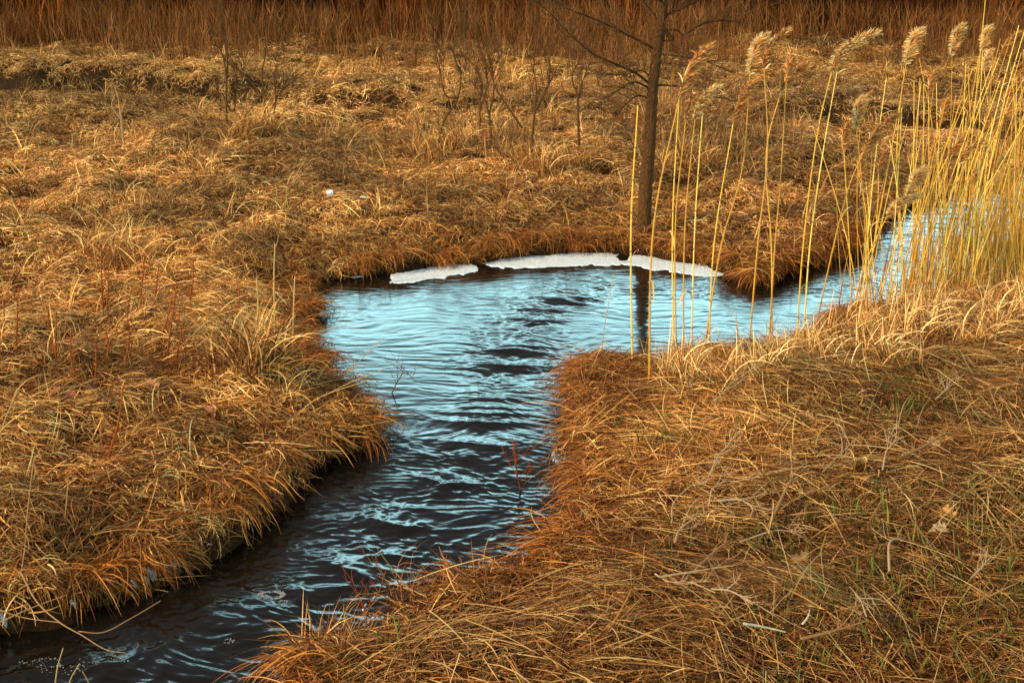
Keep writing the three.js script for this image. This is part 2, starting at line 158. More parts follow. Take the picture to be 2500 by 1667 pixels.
// ---------- blades, tubes ----------
class Ribbons {
  constructor() { this.p = []; this.c = []; this.i = []; }
  // a bent tapering blade; pitch and yaw change step by step
  blade(x, y, z, yaw, pitch, len, wid, dPitch, dYaw, segs, col, twist = 0, floor = -1e9) {
    const s = len / segs; let px = x, py = y, pz = z;
    const b0 = this.p.length / 3;
    for (let k = 0; k <= segs; k++) {
      const t = k / segs, w = wid * 0.5 * (t < 0.25 ? 0.75 + t : 1 - Math.pow((t - 0.25) / 0.75, 2.2) * 0.86);
      const cy = Math.cos(yaw), sy = Math.sin(yaw), cp = Math.cos(pitch), sp = Math.sin(pitch), ct = Math.cos(twist), st = Math.sin(twist);
      const wx = -sy * ct - cy * sp * st, wy = cp * st, wz = cy * ct - sy * sp * st;
      this.p.push(px + wx * w, py + wy * w, pz + wz * w, px - wx * w, py - wy * w, pz - wz * w);
      this.c.push(...col, ...col);
      if (k < segs) { const a = b0 + k * 2; this.i.push(a, a + 1, a + 3, a, a + 3, a + 2); px += cy * cp * s; py += sp * s; pz += sy * cp * s; if (py < floor) { py = floor; if (pitch < 0) pitch *= 0.3; } yaw += dYaw / segs; pitch += dPitch / segs; }
    }
  }
  geo() { const g = new THREE.BufferGeometry(); g.setAttribute('position', new THREE.Float32BufferAttribute(this.p, 3)); g.setAttribute('color', new THREE.Float32BufferAttribute(this.c, 3)); g.setIndex(this.i); g.computeVertexNormals(); return g; }
}
// tapered, slightly crooked round stem through points
function tube(pts, r0, r1, sides = 6, per = 4, rough = 0, seed = 1, power = 1) {
  const R = rng(seed), curve = new THREE.CatmullRomCurve3(pts, false, 'centripetal'), n = Math.max(2, (pts.length - 1) * per);
  const pos = [], idx = [], uv = []; let nx = new THREE.Vector3(1, 0, 0.13).normalize();
  for (let k = 0; k <= n; k++) {
    const t = k / n, p = curve.getPoint(t), T = curve.getTangent(t); nx.sub(T.clone().multiplyScalar(nx.dot(T))).normalize(); const b = T.clone().cross(nx), r = lerp(r0, r1, Math.pow(t, power));
    for (let a = 0; a <= sides; a++) { const q = a / sides * Math.PI * 2, rr = r * (1 + rough * (hash2(k * 7 + seed * 31, (a % sides) * 13) - 0.5)); pos.push(p.x + (nx.x * Math.cos(q) + b.x * Math.sin(q)) * rr, p.y + (nx.y * Math.cos(q) + b.y * Math.sin(q)) * rr, p.z + (nx.z * Math.cos(q) + b.z * Math.sin(q)) * rr); uv.push(a / sides, t); }
    if (k) for (let a = 0; a < sides; a++) { const u = (k - 1) * (sides + 1) + a, v = u + sides + 1; idx.push(u, v, v + 1, u, v + 1, u + 1); }
  }
  const e = pos.length / 3 - sides - 1; for (let a = 1; a + 1 < sides; a++) idx.push(e, e + a + 1, e + a), idx.push(0, a, a + 1);
  const g = new THREE.BufferGeometry(); g.setAttribute('position', new THREE.Float32BufferAttribute(pos, 3)); g.setAttribute('uv', new THREE.Float32BufferAttribute(uv, 2)); g.setIndex(idx); g.computeVertexNormals(); return g;
}
const V = (x, y, z) => new THREE.Vector3(x, y, z);
const pick = (R, a) => a[Math.floor(R() * a.length)];
function tone(R, pal, j = 0.32) { const c = pick(R, pal), k = 1 - j + 2 * j * R(); return [c[0] * k, c[1] * k, c[2] * k]; }
const toned = A => A.map(c => [c[0] * 1.08, c[1] * 0.92, c[2] * 0.64]);
const STRAW = toned([[0.52, 0.255, 0.080], [0.62, 0.35, 0.13], [0.40, 0.175, 0.050], [0.28, 0.110, 0.028], [0.46, 0.225, 0.078], [0.14, 0.048, 0.012], [0.58, 0.34, 0.15], [0.82, 0.56, 0.27], [0.09, 0.030, 0.009], [0.34, 0.145, 0.042], [0.70, 0.44, 0.19], [0.20, 0.072, 0.018], [0.88, 0.64, 0.34], [0.10, 0.034, 0.009], [0.15, 0.055, 0.015], [0.80, 0.52, 0.23]]);
const RUST = toned([[0.40, 0.145, 0.028], [0.28, 0.092, 0.018], [0.48, 0.19, 0.04], [0.16, 0.05, 0.011], [0.44, 0.20, 0.06], [0.10, 0.032, 0.008], [0.54, 0.27, 0.085]]);
const grassMat = new THREE.MeshPhysicalMaterial({ vertexColors: true, roughness: 0.8, specularIntensity: 0.35, side: THREE.DoubleSide });

// ---------- tuft shapes ----------
function matTuft(seed, n, o) { const R = rng(seed), b = new Ribbons(); for (let k = 0; k < n; k++) { const a = R() * 6.283, r = Math.sqrt(R()) * o.r; b.blade(Math.cos(a) * r, R() * o.h, Math.sin(a) * r, (R() + R() - 1) * o.spread, o.p0 + R() * o.p1, o.l0 + R() * R() * o.l1, o.w * (0.6 + 0.8 * R()), -(o.b0 + R() * o.b1), (R() - 0.5) * o.curl, o.segs, tone(R, o.pal), (R() - 0.5) * 2.2, o.floor ?? -0.02); } return b.geo(); }
const flat = { r: 0.16, h: 0.07, spread: 2.3, p0: -0.15, p1: 0.5, l0: 0.07, l1: 0.22, w: 0.0050, b0: 0.1, b1: 0.9, curl: 2.2, segs: 4, pal: STRAW };
const curly = { r: 0.15, h: 0.07, spread: 3.1, p0: -0.15, p1: 0.65, l0: 0.07, l1: 0.17, w: 0.0056, b0: 0.4, b1: 1.4, curl: 3.0, segs: 5, pal: STRAW };
const straw = { r: 0.2, h: 0.09, spread: 2.0, p0: -0.15, p1: 0.45, l0: 0.10, l1: 0.42, w: 0.0038, b0: 0.05, b1: 0.5, curl: 0.7, segs: 4, pal: STRAW };
const drape = { r: 0.1, h: 0.06, spread: 1.1, p0: 0.0, p1: 0.5, l0: 0.13, l1: 0.32, w: 0.0044, b0: 0.8, b1: 1.3, curl: 1.2, segs: 6, pal: RUST, floor: -0.4 };
const stand = { r: 0.09, h: 0.02, spread: 3.1, p0: 0.75, p1: 0.75, l0: 0.18, l1: 0.34, w: 0.005, b0: 0.5, b1: 1.6, curl: 1.0, segs: 5, pal: STRAW };
const green = { r: 0.05, h: 0.0, spread: 3.1, p0: 0.9, p1: 0.6, l0: 0.06, l1: 0.09, w: 0.007, b0: 0.1, b1: 0.5, curl: 0.3, segs: 3, pal: [[0.09, 0.095, 0.014], [0.12, 0.11, 0.018], [0.16, 0.12, 0.026]] };

function scatter(group, label, category, geos, spots) { // spots: [variant, x, y, z, yaw, scale, tint, normal]
  const holder = new THREE.Group(); holder.name = group; tag(holder, label, category, null, 'stuff'); scene.add(holder);
  const q = new THREE.Quaternion(), q2 = new THREE.Quaternion(), up = V(0, 1, 0), m = new THREE.Matrix4(), c = new THREE.Color();
  geos.forEach(([g, mat, name], v) => {
    const S = spots.filter(s => s[0] === v); if (!S.length) return;
    const im = new THREE.InstancedMesh(g, mat, S.length); im.name = name; im.castShadow = im.receiveShadow = true; im.userData.kind = 'stuff';
    S.forEach((s, k) => { q.setFromUnitVectors(up, s[7] || up); q2.setFromAxisAngle(up, -s[4]); q.multiply(q2); m.compose(V(s[1], s[2], s[3]), q, V(s[5], s[5] * (s[8] || 1), s[5])); im.setMatrixAt(k, m); im.setColorAt(k, c.setRGB(...s[6])); });
    holder.add(im);
  });
  return holder;
}
// colour of the dead grass from place to place: dry pale swathes, browner swathes, rust-brown wet sedge beside the water
function sward(R, x, z, d) {
  const n = fbm(x * 0.35 + 50, z * 0.35, 3), m = fbm(x * 1.4 - 8, z * 1.4, 3);
  let k = 0.5 + 0.75 * sst(0.36, 0.64, n * 0.6 + m * 0.4) + (R() - 0.5) * 0.4;
  let c = [k, k * 0.97, k * 0.92];
  const dry = 0.55 * Math.exp(-Math.pow((x + 6) / 5.5, 2) - Math.pow((z + 18.5) / 4, 2)) + 0.4 * Math.exp(-Math.pow((x - 2.6) / 1.6, 2) - Math.pow((z + 9.3) / 1.0, 2)) + 0.35 * Math.exp(-Math.pow((x + 3.2) / 1.6, 2) - Math.pow((z + 11.5) / 2.5, 2));
  if (R() < dry * (0.4 + 1.2 * m)) c = [k * 1.3, k * 1.3, k * 1.3]; // bleached straw swathes
  if (R() < 0.5 * Math.exp(-Math.pow((x - 0.5) / 3, 2) - Math.pow((z + 15.5) / 1.8, 2))) c = [k * 0.78, k * 0.70, k * 0.62]; // older brown thatch round the tree
  if (R() < 0.75 * sst(0.9, 0.15, d + (m - 0.5) * 0.8)) { const w = 0.4 + R() * 0.35; c = [w * 1.05, w * 0.84, w * 0.62]; }
  if (R() < 0.10 * sst(0.52, 0.7, m)) c = [k * 0.9, k * 0.95, k * 1.05];
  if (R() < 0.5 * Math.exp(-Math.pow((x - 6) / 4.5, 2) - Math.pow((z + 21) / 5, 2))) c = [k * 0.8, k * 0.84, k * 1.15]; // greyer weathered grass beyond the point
  if (R() < 0.65 * sst(0.54, 0.64, fbm(x * 1.9 + 77, z * 1.9, 3))) { const w = 0.34 + R() * 0.3; c = [w, w * 0.86, w * 0.74]; } // rotted brown patches
  if (R() < 0.75 * Math.exp(-Math.pow((x - 0.5) / 0.4, 2) - Math.pow((z + 9.2) / 0.9, 2))) { const w = 0.38 + R() * 0.3; c = [w * 1.05, w * 0.85, w * 0.7]; }
  return c;
}
function flow(x, z) { const a = (fbm(x * 0.3 + 11, z * 0.3 - 7, 3) - 0.5) * 9; return a; }
function toWater(x, z, e = 0.12) { return Math.atan2(shore(x, z - e) - shore(x, z + e), shore(x - e, z) - shore(x + e, z)); }

const R0 = rng(2024);
{
  const geos = [];
  for (let k = 0; k < 4; k++) geos.push([matTuft(10 + k, 46, flat), grassMat, 'flattened_blades']);
  for (let k = 0; k < 3; k++) geos.push([matTuft(30 + k, 44, curly), grassMat, 'curled_blades']);
  for (let k = 0; k < 3; k++) geos.push([matTuft(50 + k, 42, straw), grassMat, 'long_straw']);
  for (let k = 0; k < 3; k++) geos.push([matTuft(70 + k, 38, drape), grassMat, 'drooping_sedge']);
  for (let k = 0; k < 2; k++) geos.push([matTuft(90 + k, 26, stand), grassMat, 'standing_blades']);
  const spots = [];
  const bands = [[-2.5, -10, 0.062], [-10, -15, 0.074], [-15, -21, 0.095], [-21, -38, 0.135]];
  for (const [z0, z1, st] of bands) for (let z = z0; z > z1; z -= st) {
    const half = Math.abs(z) * 0.37 * 1.12 + 1.3;
    for (let x = -half; x < half; x += st) {
      const px = x + (R0() - 0.5) * st, pz = z + (R0() - 0.5) * st, d = shore(px, pz);
      if (d < 0.05) continue;
      const [g, deep] = gully(px, pz); if (deep > 0.3 && g > -0.22 && g < 0.5 && R0() < 0.55 * deep) continue;
      if (d > 0.3 && fbm(px * 3.1 + 7, pz * 3.1, 2) < 0.34 && R0() < 0.8) continue;
      const rb = rightBank(px, pz) * (pz > -14 ? 1 : 0), n = fbm(px * 0.8, pz * 0.8 + 40, 3), r = R0();
      let v, yaw = flow(px, pz) + (R0() - 0.5) * 2.6;
      if (rb > 0 && d > 0.25) { v = r < 0.62 ? 7 + Math.floor(R0() * 3) : r < 0.9 ? Math.floor(R0() * 4) : 4 + Math.floor(R0() * 3); yaw = 2.35 + (n - 0.5) * 5 + (R0() - 0.5) * 2.4; }
      else if (pz < -11.5) v = r < 0.28 + 0.4 * (n - 0.5) ? Math.floor(R0() * 4) : r < 0.97 ? 4 + Math.floor(R0() * 3) : 13 + Math.floor(R0() * 2);
      else v = r < 0.5 ? Math.floor(R0() * 4) : r < 0.6 ? 7 + Math.floor(R0() * 3) : r < 0.982 ? 4 + Math.floor(R0() * 3) : 13 + Math.floor(R0() * 2);
      if (d < 0.4 && R0() < 0.5) yaw = toWater(px, pz) + (R0() - 0.5) * 1.6;
      const far = pz < -21 ? 1.08 : pz < -15 ? 1.0 : 0.92;
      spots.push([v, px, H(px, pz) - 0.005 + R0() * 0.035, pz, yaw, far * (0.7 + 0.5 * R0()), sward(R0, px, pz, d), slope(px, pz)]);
    }
  }
  // sedge hanging over the lip of the banks
  for (const P of [WATER_L, WATER_R]) for (let k = 0; k + 1 < P.length; k++) {
    const [ax, az] = P[k], [bx, bz] = P[k + 1], L = Math.hypot(bx - ax, bz - az), n = Math.round(L / (az < -15 ? 0.09 : 0.016));
    for (let i = 0; i < n; i++) {
      const t = R0(), x0 = lerp(ax, bx, t), z0 = lerp(az, bz, t), a = toWater(x0, z0), back = 0.02 + R0() * 0.2, x = x0 - Math.cos(a) * back, z = z0 - Math.sin(a) * back, d = shore(x, z);
      if (d < 0.0 || d > 0.3) continue;
      if (fbm(x0 * 3.3, z0 * 3.3, 2) < 0.46 && R0() < 0.8) continue;
      spots.push([10 + Math.floor(R0() * 3), x, Math.max(0.04, H(x, z)) + R0() * 0.04, z, a + (R0() - 0.5) * (z0 < -11.5 ? 4.4 : 2.3), 0.45 + 0.65 * R0(), (() => { const w = 0.5 + 0.55 * R0(); return [w, w * 0.93, w * 0.85]; })(), null]);
    }
  }
  // tussocks and the pale standing grass at the foot of the reeds
  const tuss = [[-1.66, -8.75, 0.22, 46, 1.15], [-3.4, -12.2, 0.3, 40, 1.0], [-4.3, -10.8, 0.35, 40, 0.9], [-3.5, -19.4, 0.4, 50, 1.2], [0.3, -17.2, 0.5, 60, 1.1], [0.55, -9.95, 0.14, 46, 0.8], [-0.78, -5.5, 0.12, 36, 0.75], [2.0, -17.5, 0.5, 40, 1.1], [-0.9, -18.6, 0.4, 40, 1.1], [-6.0, -14.5, 0.4, 40, 1]];
  for (const [cx, cz, rr, n, sc] of tuss) for (let k = 0; k < n; k++) { const a = R0() * 6.283, q = rr * Math.sqrt(R0()), x = cx + Math.cos(a) * q, z = cz + Math.sin(a) * q; if (shore(x, z) < 0.03) continue; const w = 0.6 + 0.6 * R0(); spots.push([13 + Math.floor(R0() * 2), x, H(x, z), z, R0() * 6.28, sc * (0.6 + 0.6 * R0()), [w, w * 0.93, w * 0.85], null]); }
  for (let k = 0; k < 900; k++) { const x = 1.0 + R0() * 4.6, z = -9.0 - 0.5 * (x - 1.2) + (R0() - 0.5) * 2.0, d = shore(x, z); if (d < 0.06 || fbm(x * 2, z * 2 + 6, 2) < 0.42) continue; const w = 0.9 + 0.6 * R0(); spots.push([13 + k % 2, x, H(x, z), z, R0() * 6.28, 0.5 + 0.5 * R0(), [w, w * 1.05, w * 1.15], null]); }
  console.log('grass tufts', spots.length);
  scatter('dead_grass', 'matted dead straw coloured grass covering both banks', 'grass', geos, spots);
}
{ // fresh green shoots in the straw of the near bank
  const geos = [0, 1].map(k => [matTuft(110 + k, 7, green), grassMat, 'green_shoots']), spots = [], R = rng(5);
  for (let k = 0; k < 5200; k++) { const x = -0.8 + R() * 5.5, z = -3.6 - R() * 7.2, d = shore(x, z); if (d < 0.25 || rightBank(x, z) < 0.5 || fbm(x * 1.3 + 3, z * 1.3, 3) < 0.5 + 0.1 * R()) continue; const w = 0.7 + R() * 0.7; spots.push([k % 2, x, H(x, z) + 0.02, z, R() * 6.28, 0.7 + R() * 0.8, [w, w, w], null]); }
  scatter('green_shoots', 'scattered fresh green shoots poking through near bank straw', 'grass', geos, spots);
}

// ---------- far brush ----------
const brushMat = new THREE.MeshPhysicalMaterial({ vertexColors: true, roughness: 0.9, specularIntensity: 0.2, side: THREE.DoubleSide });
function brushClump(seed, n, h0, h1, wid, pal, lean, twigs) { const R = rng(seed), b = new Ribbons(); for (let k = 0; k < n; k++) { const a = R() * 6.283, r = Math.sqrt(R()) * 0.4, x = Math.cos(a) * r, z = Math.sin(a) * r, h = h0 + R() * h1, c = tone(R, pal), yaw = R() * 6.283, p = 1.57 - R() * lean; b.blade(x, -0.05, z, yaw, p, h, wid * (0.6 + 0.8 * R()), (R() - 0.6) * 0.3, (R() - 0.5) * 0.5, 4, c, R() * 3.1); for (let t = 0; t < twigs; t++) { const f = 0.25 + 0.6 * R(); b.blade(x + Math.cos(yaw) * Math.cos(p) * h * f, h * f * Math.sin(p), z + Math.sin(yaw) * Math.cos(p) * h * f, R() * 6.283, 0.7 + R() * 0.6, h * (0.2 + 0.25 * R()), wid * 0.55, 0.25, 0.4, 3, c, R() * 3.1); } } return b.geo(); }
{
  const red = [[0.19, 0.042, 0.005], [0.14, 0.030, 0.004], [0.25, 0.060, 0.008], [0.08, 0.018, 0.003], [0.20, 0.052, 0.008]];
  const geos = [0, 1, 2].map(k => [brushClump(200 + k, 15, 1.5, 1.7, 0.016, red, 0.35, 5), brushMat, 'brush_stems']), spots = [], R = rng(77);
  for (let z = -34; z > -52; z -= 0.42) for (let x = -24; x < 24; x += 0.42) { const px = x + (R() - 0.5) * 0.5, pz = z + (R() - 0.5) * 0.5; if (pz > -32.6 - 4.5 * fbm(px * 0.45, 2, 3) + 1.2 * R()) continue; const n = fbm(px * 0.3 + 9, pz * 0.2, 3), w = (0.5 + 1.0 * sst(0.35, 0.65, n)) * (0.8 + 0.4 * R()); spots.push([Math.floor(R() * 3), px, H(px, pz), pz, R() * 6.28, 0.85 + 0.4 * R(), [w, w * (0.92 + 0.12 * R()), w], null]); }
  scatter('brush_thicket', 'dense reddish brown brush thicket along the far field edge', 'thicket', geos, spots);
  const tan = [[0.22, 0.066, 0.014], [0.14, 0.042, 0.009], [0.32, 0.12, 0.032], [0.08, 0.023, 0.005], [0.28, 0.12, 0.038]];
  const g2 = [0, 1, 2].map(k => [brushClump(230 + k, 9, 0.25, 0.75, 0.013, tan, 0.4, 1), brushMat, 'dry_stalks']), s2 = [];
  for (let k = 0; k < 4600; k++) { const x = (R() - 0.5) * 44, t = R(), z = -27.5 - 6.9 * Math.pow(t, 0.6) - 1.5 * fbm(x * 0.4, 1, 2); if (z > -33 && fbm(x * 0.5, z * 0.5, 3) < 0.42 + 0.14 * (z + 33) / 5) continue; const w = 0.6 + 0.6 * R(); s2.push([k % 3, x, H(x, z), z, R() * 6.28, (z > -32 ? 0.6 : 0.9) + 0.5 * R(), [w, w * 0.96, w * 0.9], null]); }
  for (let k = 0; k < 240; k++) { const x = -1.5 + R() * 5.5, z = -17.4 - R() * 8; if (fbm(x * 0.8 + 2, z * 0.8, 2) < 0.5) continue; const w = 1.0 + 0.8 * R(); s2.push([k % 3, x, H(x, z), z, R() * 6.28, 0.45 + 0.45 * R(), [w, w * 1.15, w * 1.3], null]); }
  scatter('dry_stalks', 'thin tan standing stalks in front of the brush', 'stalks', g2, s2);
}
console.log('brush');

// ---------- bare tree ----------
const barkTex = canvasNoise(256, (u, v) => { const f = fbm(u * 22 + 2.5 * fbm(u * 6, v * 5, 2), v * 7, 4); return Math.abs(f - 0.5) * 4.2; }, 1);
const barkMat = new THREE.MeshPhysicalMaterial({ color: new THREE.Color(0.115, 0.043, 0.013), specularIntensity: 0.15, roughness: 0.95, bumpMap: barkTex, bumpScale: 0.02 });
const wood = (r, g, b) => new THREE.MeshPhysicalMaterial({ color: new THREE.Color(r, g, b), roughness: 0.95, specularIntensity: 0.15 });
const twigMat = wood(0.12, 0.05, 0.018);
function twigs(R, p, dir, len, r, depth, out, seed) { // a crooked shoot that forks
  const pts = [p.clone()], d = dir.clone(); const n = 4;
  for (let k = 0; k < n; k++) { d.add(V((R() - 0.5) * 0.5, (R() - 0.35) * 0.35, (R() - 0.5) * 0.5)).normalize(); pts.push(pts[k].clone().addScaledVector(d, len / n)); }
  out.push(tube(pts, r, r * 0.45, 4, 1, 0, seed));
  if (depth > 0) { const c = 2 + Math.floor(R() * 3); for (let k = 0; k < c; k++) { const at = pts[1 + Math.floor(R() * n)], nd = d.clone().add(V((R() - 0.5) * 1.7, (R() - 0.3) * 1.1, (R() - 0.5) * 1.7)).normalize(); twigs(R, at, nd, len * (0.45 + 0.3 * R()), r * 0.6, depth - 1, out, seed + k + 1); } }
}
{
  const [x, z, P] = TRUNK, y = 0.24, foot = H(x, z) - 0.1 - y, R = rng(321);
  const t = thing('bare_tree', 'slender leafless tree standing on the far bank', 'tree', x, y, z);
  const up = [V(0, foot, 0), V(0.004, foot + 0.12, 0), ...P.map(p => V(p[0], p[1] + 0.08, 0)), V(0.2, 3.1, -0.05), V(0.22, 3.9, 0.05), V(0.3, 4.8, 0), V(0.27, 5.7, 0.1)];
  const g = tube(up, 0.078, 0.013, 26, 14, 0.1, 3, 0.9);
  { const a = g.attributes.position; for (let k = 0; k < a.count; k++) { const yy = a.getY(k); if (yy < foot + 0.3) { const f = 1 + 0.5 * Math.pow(1 - (yy - foot) / 0.3, 2); a.setX(k, a.getX(k) * f); a.setZ(k, a.getZ(k) * f); } } g.computeVertexNormals(); const u = g.attributes.uv; for (let k = 0; k < u.count; k++) u.setXY(k, u.getX(k) * 1.0, u.getY(k) * 9); }
  part('trunk', g, barkMat, t);
  LIMBS.forEach((L, i) => {
    const dz = (R() - 0.5) * 0.9, pts = L.map((p, k) => V(p[0], p[1] + 0.08, dz * k / (L.length - 1) * Math.min(1, L.length / 5)));
    pts[0].z = 0; const len = pts[0].distanceTo(pts[pts.length - 1]);
    const b = part('branch', tube(pts, 0.008 + 0.006 * Math.min(1, len), 0.003, 6, 5, 0.15, 40 + i), barkMat, t);
    const out = []; const c = new THREE.CatmullRomCurve3(pts), m = 8 + Math.round(len * 20);
    for (let k = 0; k < m; k++) { const f = 0.2 + 0.8 * R(), p = c.getPoint(f), T = c.getTangent(f); twigs(R, p, T.add(V((R() - 0.5) * 1.6, (R() - 0.4) * 1.3, (R() - 0.5) * 1.6)).normalize(), 0.14 + 0.34 * R(), 0.004, 1, out, 500 + i * 40 + k); }
    part('twigs', mergeGeometries(out), twigMat, b);
  });
  for (let k = 0; k < 12; k++) { // crown above the picture
    const h = 2.6 + k * 0.25, a = k * 2.4, base = new THREE.CatmullRomCurve3(up).getPoint(clamp((h + 0.6) / 6.4, 0, 1)), L = 1.3 - k * 0.07, pts = [base, base.clone().add(V(Math.cos(a) * L * 0.4, 0.25, Math.sin(a) * L * 0.4)), base.clone().add(V(Math.cos(a) * L, 0.7, Math.sin(a) * L))];
    const b = part('branch', tube(pts, 0.016, 0.004, 5, 5, 0.1, 90 + k), barkMat, t), out = []; const c = new THREE.CatmullRomCurve3(pts);
    for (let i = 0; i < 8; i++) { const f = 0.3 + 0.7 * R(); twigs(R, c.getPoint(f), c.getTangent(f).add(V((R() - 0.5) * 1.4, R() * 0.6, (R() - 0.5) * 1.4)).normalize(), 0.3 + 0.2 * R(), 0.004, 1, out, 900 + k * 20 + i); }
    part('twigs', mergeGeometries(out), twigMat, b);
  }
}

// ---------- saplings and dead sticks in the meadow ----------
const saplingMat = wood(0.10, 0.038, 0.012);
const paleWood = wood(0.34, 0.17, 0.065);
{
  const labels = ['slender leafless sapling with one tall forked stem, left part of the meadow', 'bushy leafless sapling with several crossing stems beside the tall forked one', 'dead crooked stick with a snapped side branch, far left meadow', 'leaning leafless shrub, leftmost of the scrub left of the tree', 'small two-stemmed leafless shrub in the middle of the scrub', 'many-stemmed leafless shrub standing nearest the stream in the scrub', 'upright leafless sapling closest to the left of the tree trunk', 'short leafless shrub behind the others in the scrub'];
  SHRUBS.forEach(([x, z, stems], i) => {
    const R = rng(700 + i), t = thing(i === 2 ? 'dead_stick' : 'sapling', labels[i], i === 2 ? 'stick' : 'sapling', x, 0.32, z), foot = H(x, z) - 0.36, mat = i === 2 ? paleWood : saplingMat;
    stems.forEach((S, k) => {
      const dz = (R() - 0.5) * 0.3, pts = S.map((p, j) => V(p[0], j === 0 && p[1] < 0.04 ? foot : p[1], k ? dz * j / S.length : 0)), r = i === 2 ? 0.02 : 0.02;
      const b = part('stem', tube(pts, r * (k ? 0.75 : 1), 0.004, 5, 4, 0.2, 60 + i * 5 + k), mat, t);
      if (i === 2) return;
      const out = [], c = new THREE.CatmullRomCurve3(pts), m = 7;
      for (let j = 0; j < m; j++) { const f = 0.4 + 0.6 * R(); twigs(R, c.getPoint(f), c.getTangent(f).add(V((R() - 0.5) * 1.5, R() * 0.7, (R() - 0.5) * 1.5)).normalize(), 0.18 + 0.3 * R(), 0.0050, 2, out, 3000 + i * 100 + k * 20 + j); }
      part('twigs', mergeGeometries(out), mat, b);
    });
  });
}
{ // dark evergreen bush at the far left corner
  const x = -12.6, z = -36, t = thing('dark_bush', 'dark dense bush at the far left edge of the field', 'bush', x, H(x, z), z), b = new Ribbons(), R = rng(41), out = [];
  for (let k = 0; k < 9000; k++) { const u = R() * 6.283, v = Math.acos(2 * R() - 1), r = Math.pow(R(), 0.35) * (0.8 + 0.45 * noise(u * 2, v * 3)); b.blade(Math.cos(u) * Math.sin(v) * r * 1.5, 1.25 + Math.cos(v) * r * 1.25, Math.sin(u) * Math.sin(v) * r * 1.2, R() * 6.283, (R() - 0.3) * 1.4, 0.10 + 0.12 * R(), 0.03, -0.4, 0.4, 2, tone(R, [[0.035, 0.03, 0.012], [0.05, 0.035, 0.012], [0.025, 0.028, 0.012]]), R() * 3); }
  part('foliage', b.geo(), brushMat, t);
  for (let k = 0; k < 6; k++) { const a = k * 1.05; out.push(tube([V(0, -0.05, 0), V(Math.cos(a) * 0.3, 0.6, Math.sin(a) * 0.3), V(Math.cos(a) * 0.9, 1.7, Math.sin(a) * 0.8)], 0.035, 0.01, 5, 3, 0.1, k + 8)); }
  part('stems', mergeGeometries(out), saplingMat, t);
}

// ---------- red weed stalks on the near left bank ----------
const redStalk = wood(0.27, 0.052, 0.010), tanStalk = wood(0.52, 0.28, 0.09);
const ORD = ['first', 'second', 'third', 'fourth', 'fifth', 'sixth', 'seventh', 'eighth', 'ninth', 'tenth', 'eleventh', 'twelfth', 'thirteenth', 'fourteenth', 'fifteenth', 'sixteenth', 'seventeenth', 'eighteenth', 'nineteenth', 'twentieth', 'twenty-first', 'twenty-second', 'twenty-third'];
const byEye = (A, f) => A.map((p, i) => i).filter(f).sort((a, b) => { const q = k => { let p = A[k]; while (Array.isArray(p[0])) p = p[0]; return p[0] / -p[1]; }; return q(a) - q(b); });
const REDS = byEye(STALKS, i => i < 9 || i > 11);
STALKS.forEach(([x, z, dx, h], i) => {
  const R = rng(1300 + i), rank = ORD[REDS.indexOf(i)], pale = i === 9 || i === 10 || i === 11;
  const t = thing('weed_stalk', pale ? ['tallest pale dry weed stalk on the left bank', 'pale dry weed stalk with a bent leaf beside the tallest one', 'pale dry weed stalk nearest the water on the left bank'][i - 9] : 'thin reddish weed stalk on the left bank, ' + rank + ' counting from the picture\'s left', 'weed', x, H(x, z) - 0.03, z, pale ? null : 'reddish weed stalks on the left bank');
  h += 0.32 - H(x, z);
  const pts = [V(0, 0, 0), V(dx * 0.3 + (R() - 0.5) * 0.02, h * 0.35, (R() - 0.5) * 0.04), V(dx * 0.7 + (R() - 0.5) * 0.02, h * 0.7, (R() - 0.5) * 0.06), V(dx, h + 0.03, (R() - 0.5) * 0.08)];
  part('stalk', tube(pts, 0.0080, 0.0036, 5, 4, 0.1, i), pale ? tanStalk : redStalk, t);
  const out = [], c = new THREE.CatmullRomCurve3(pts); for (let k = 0; k < 7; k++) { const f = 0.3 + 0.68 * R(); twigs(R, c.getPoint(f), V((R() - 0.5) * 1.4, 0.9, (R() - 0.5) * 1.4).normalize(), 0.03 + 0.08 * R(), 0.0026, 0, out, i * 9 + k); }
  part('side_shoots', mergeGeometries(out), pale ? tanStalk : redStalk, t);
});

// ---------- reeds ----------
const reedMat = [[0.84, 0.43, 0.055], [0.74, 0.34, 0.036], [0.88, 0.52, 0.095], [0.60, 0.25, 0.03]].map(c => new THREE.MeshPhysicalMaterial({ color: new THREE.Color(...c), roughness: 0.6, specularIntensity: 0.3 }));
const nodeMat = new THREE.MeshStandardMaterial({ color: new THREE.Color(0.34, 0.17, 0.04), roughness: 0.7 });
const plumeMat = new THREE.MeshPhysicalMaterial({ vertexColors: true, roughness: 0.95, side: THREE.DoubleSide, transmission: 0.12, thickness: 0 });
const leafMat = new THREE.MeshPhysicalMaterial({ vertexColors: true, roughness: 0.75, specularIntensity: 0.3, side: THREE.DoubleSide });
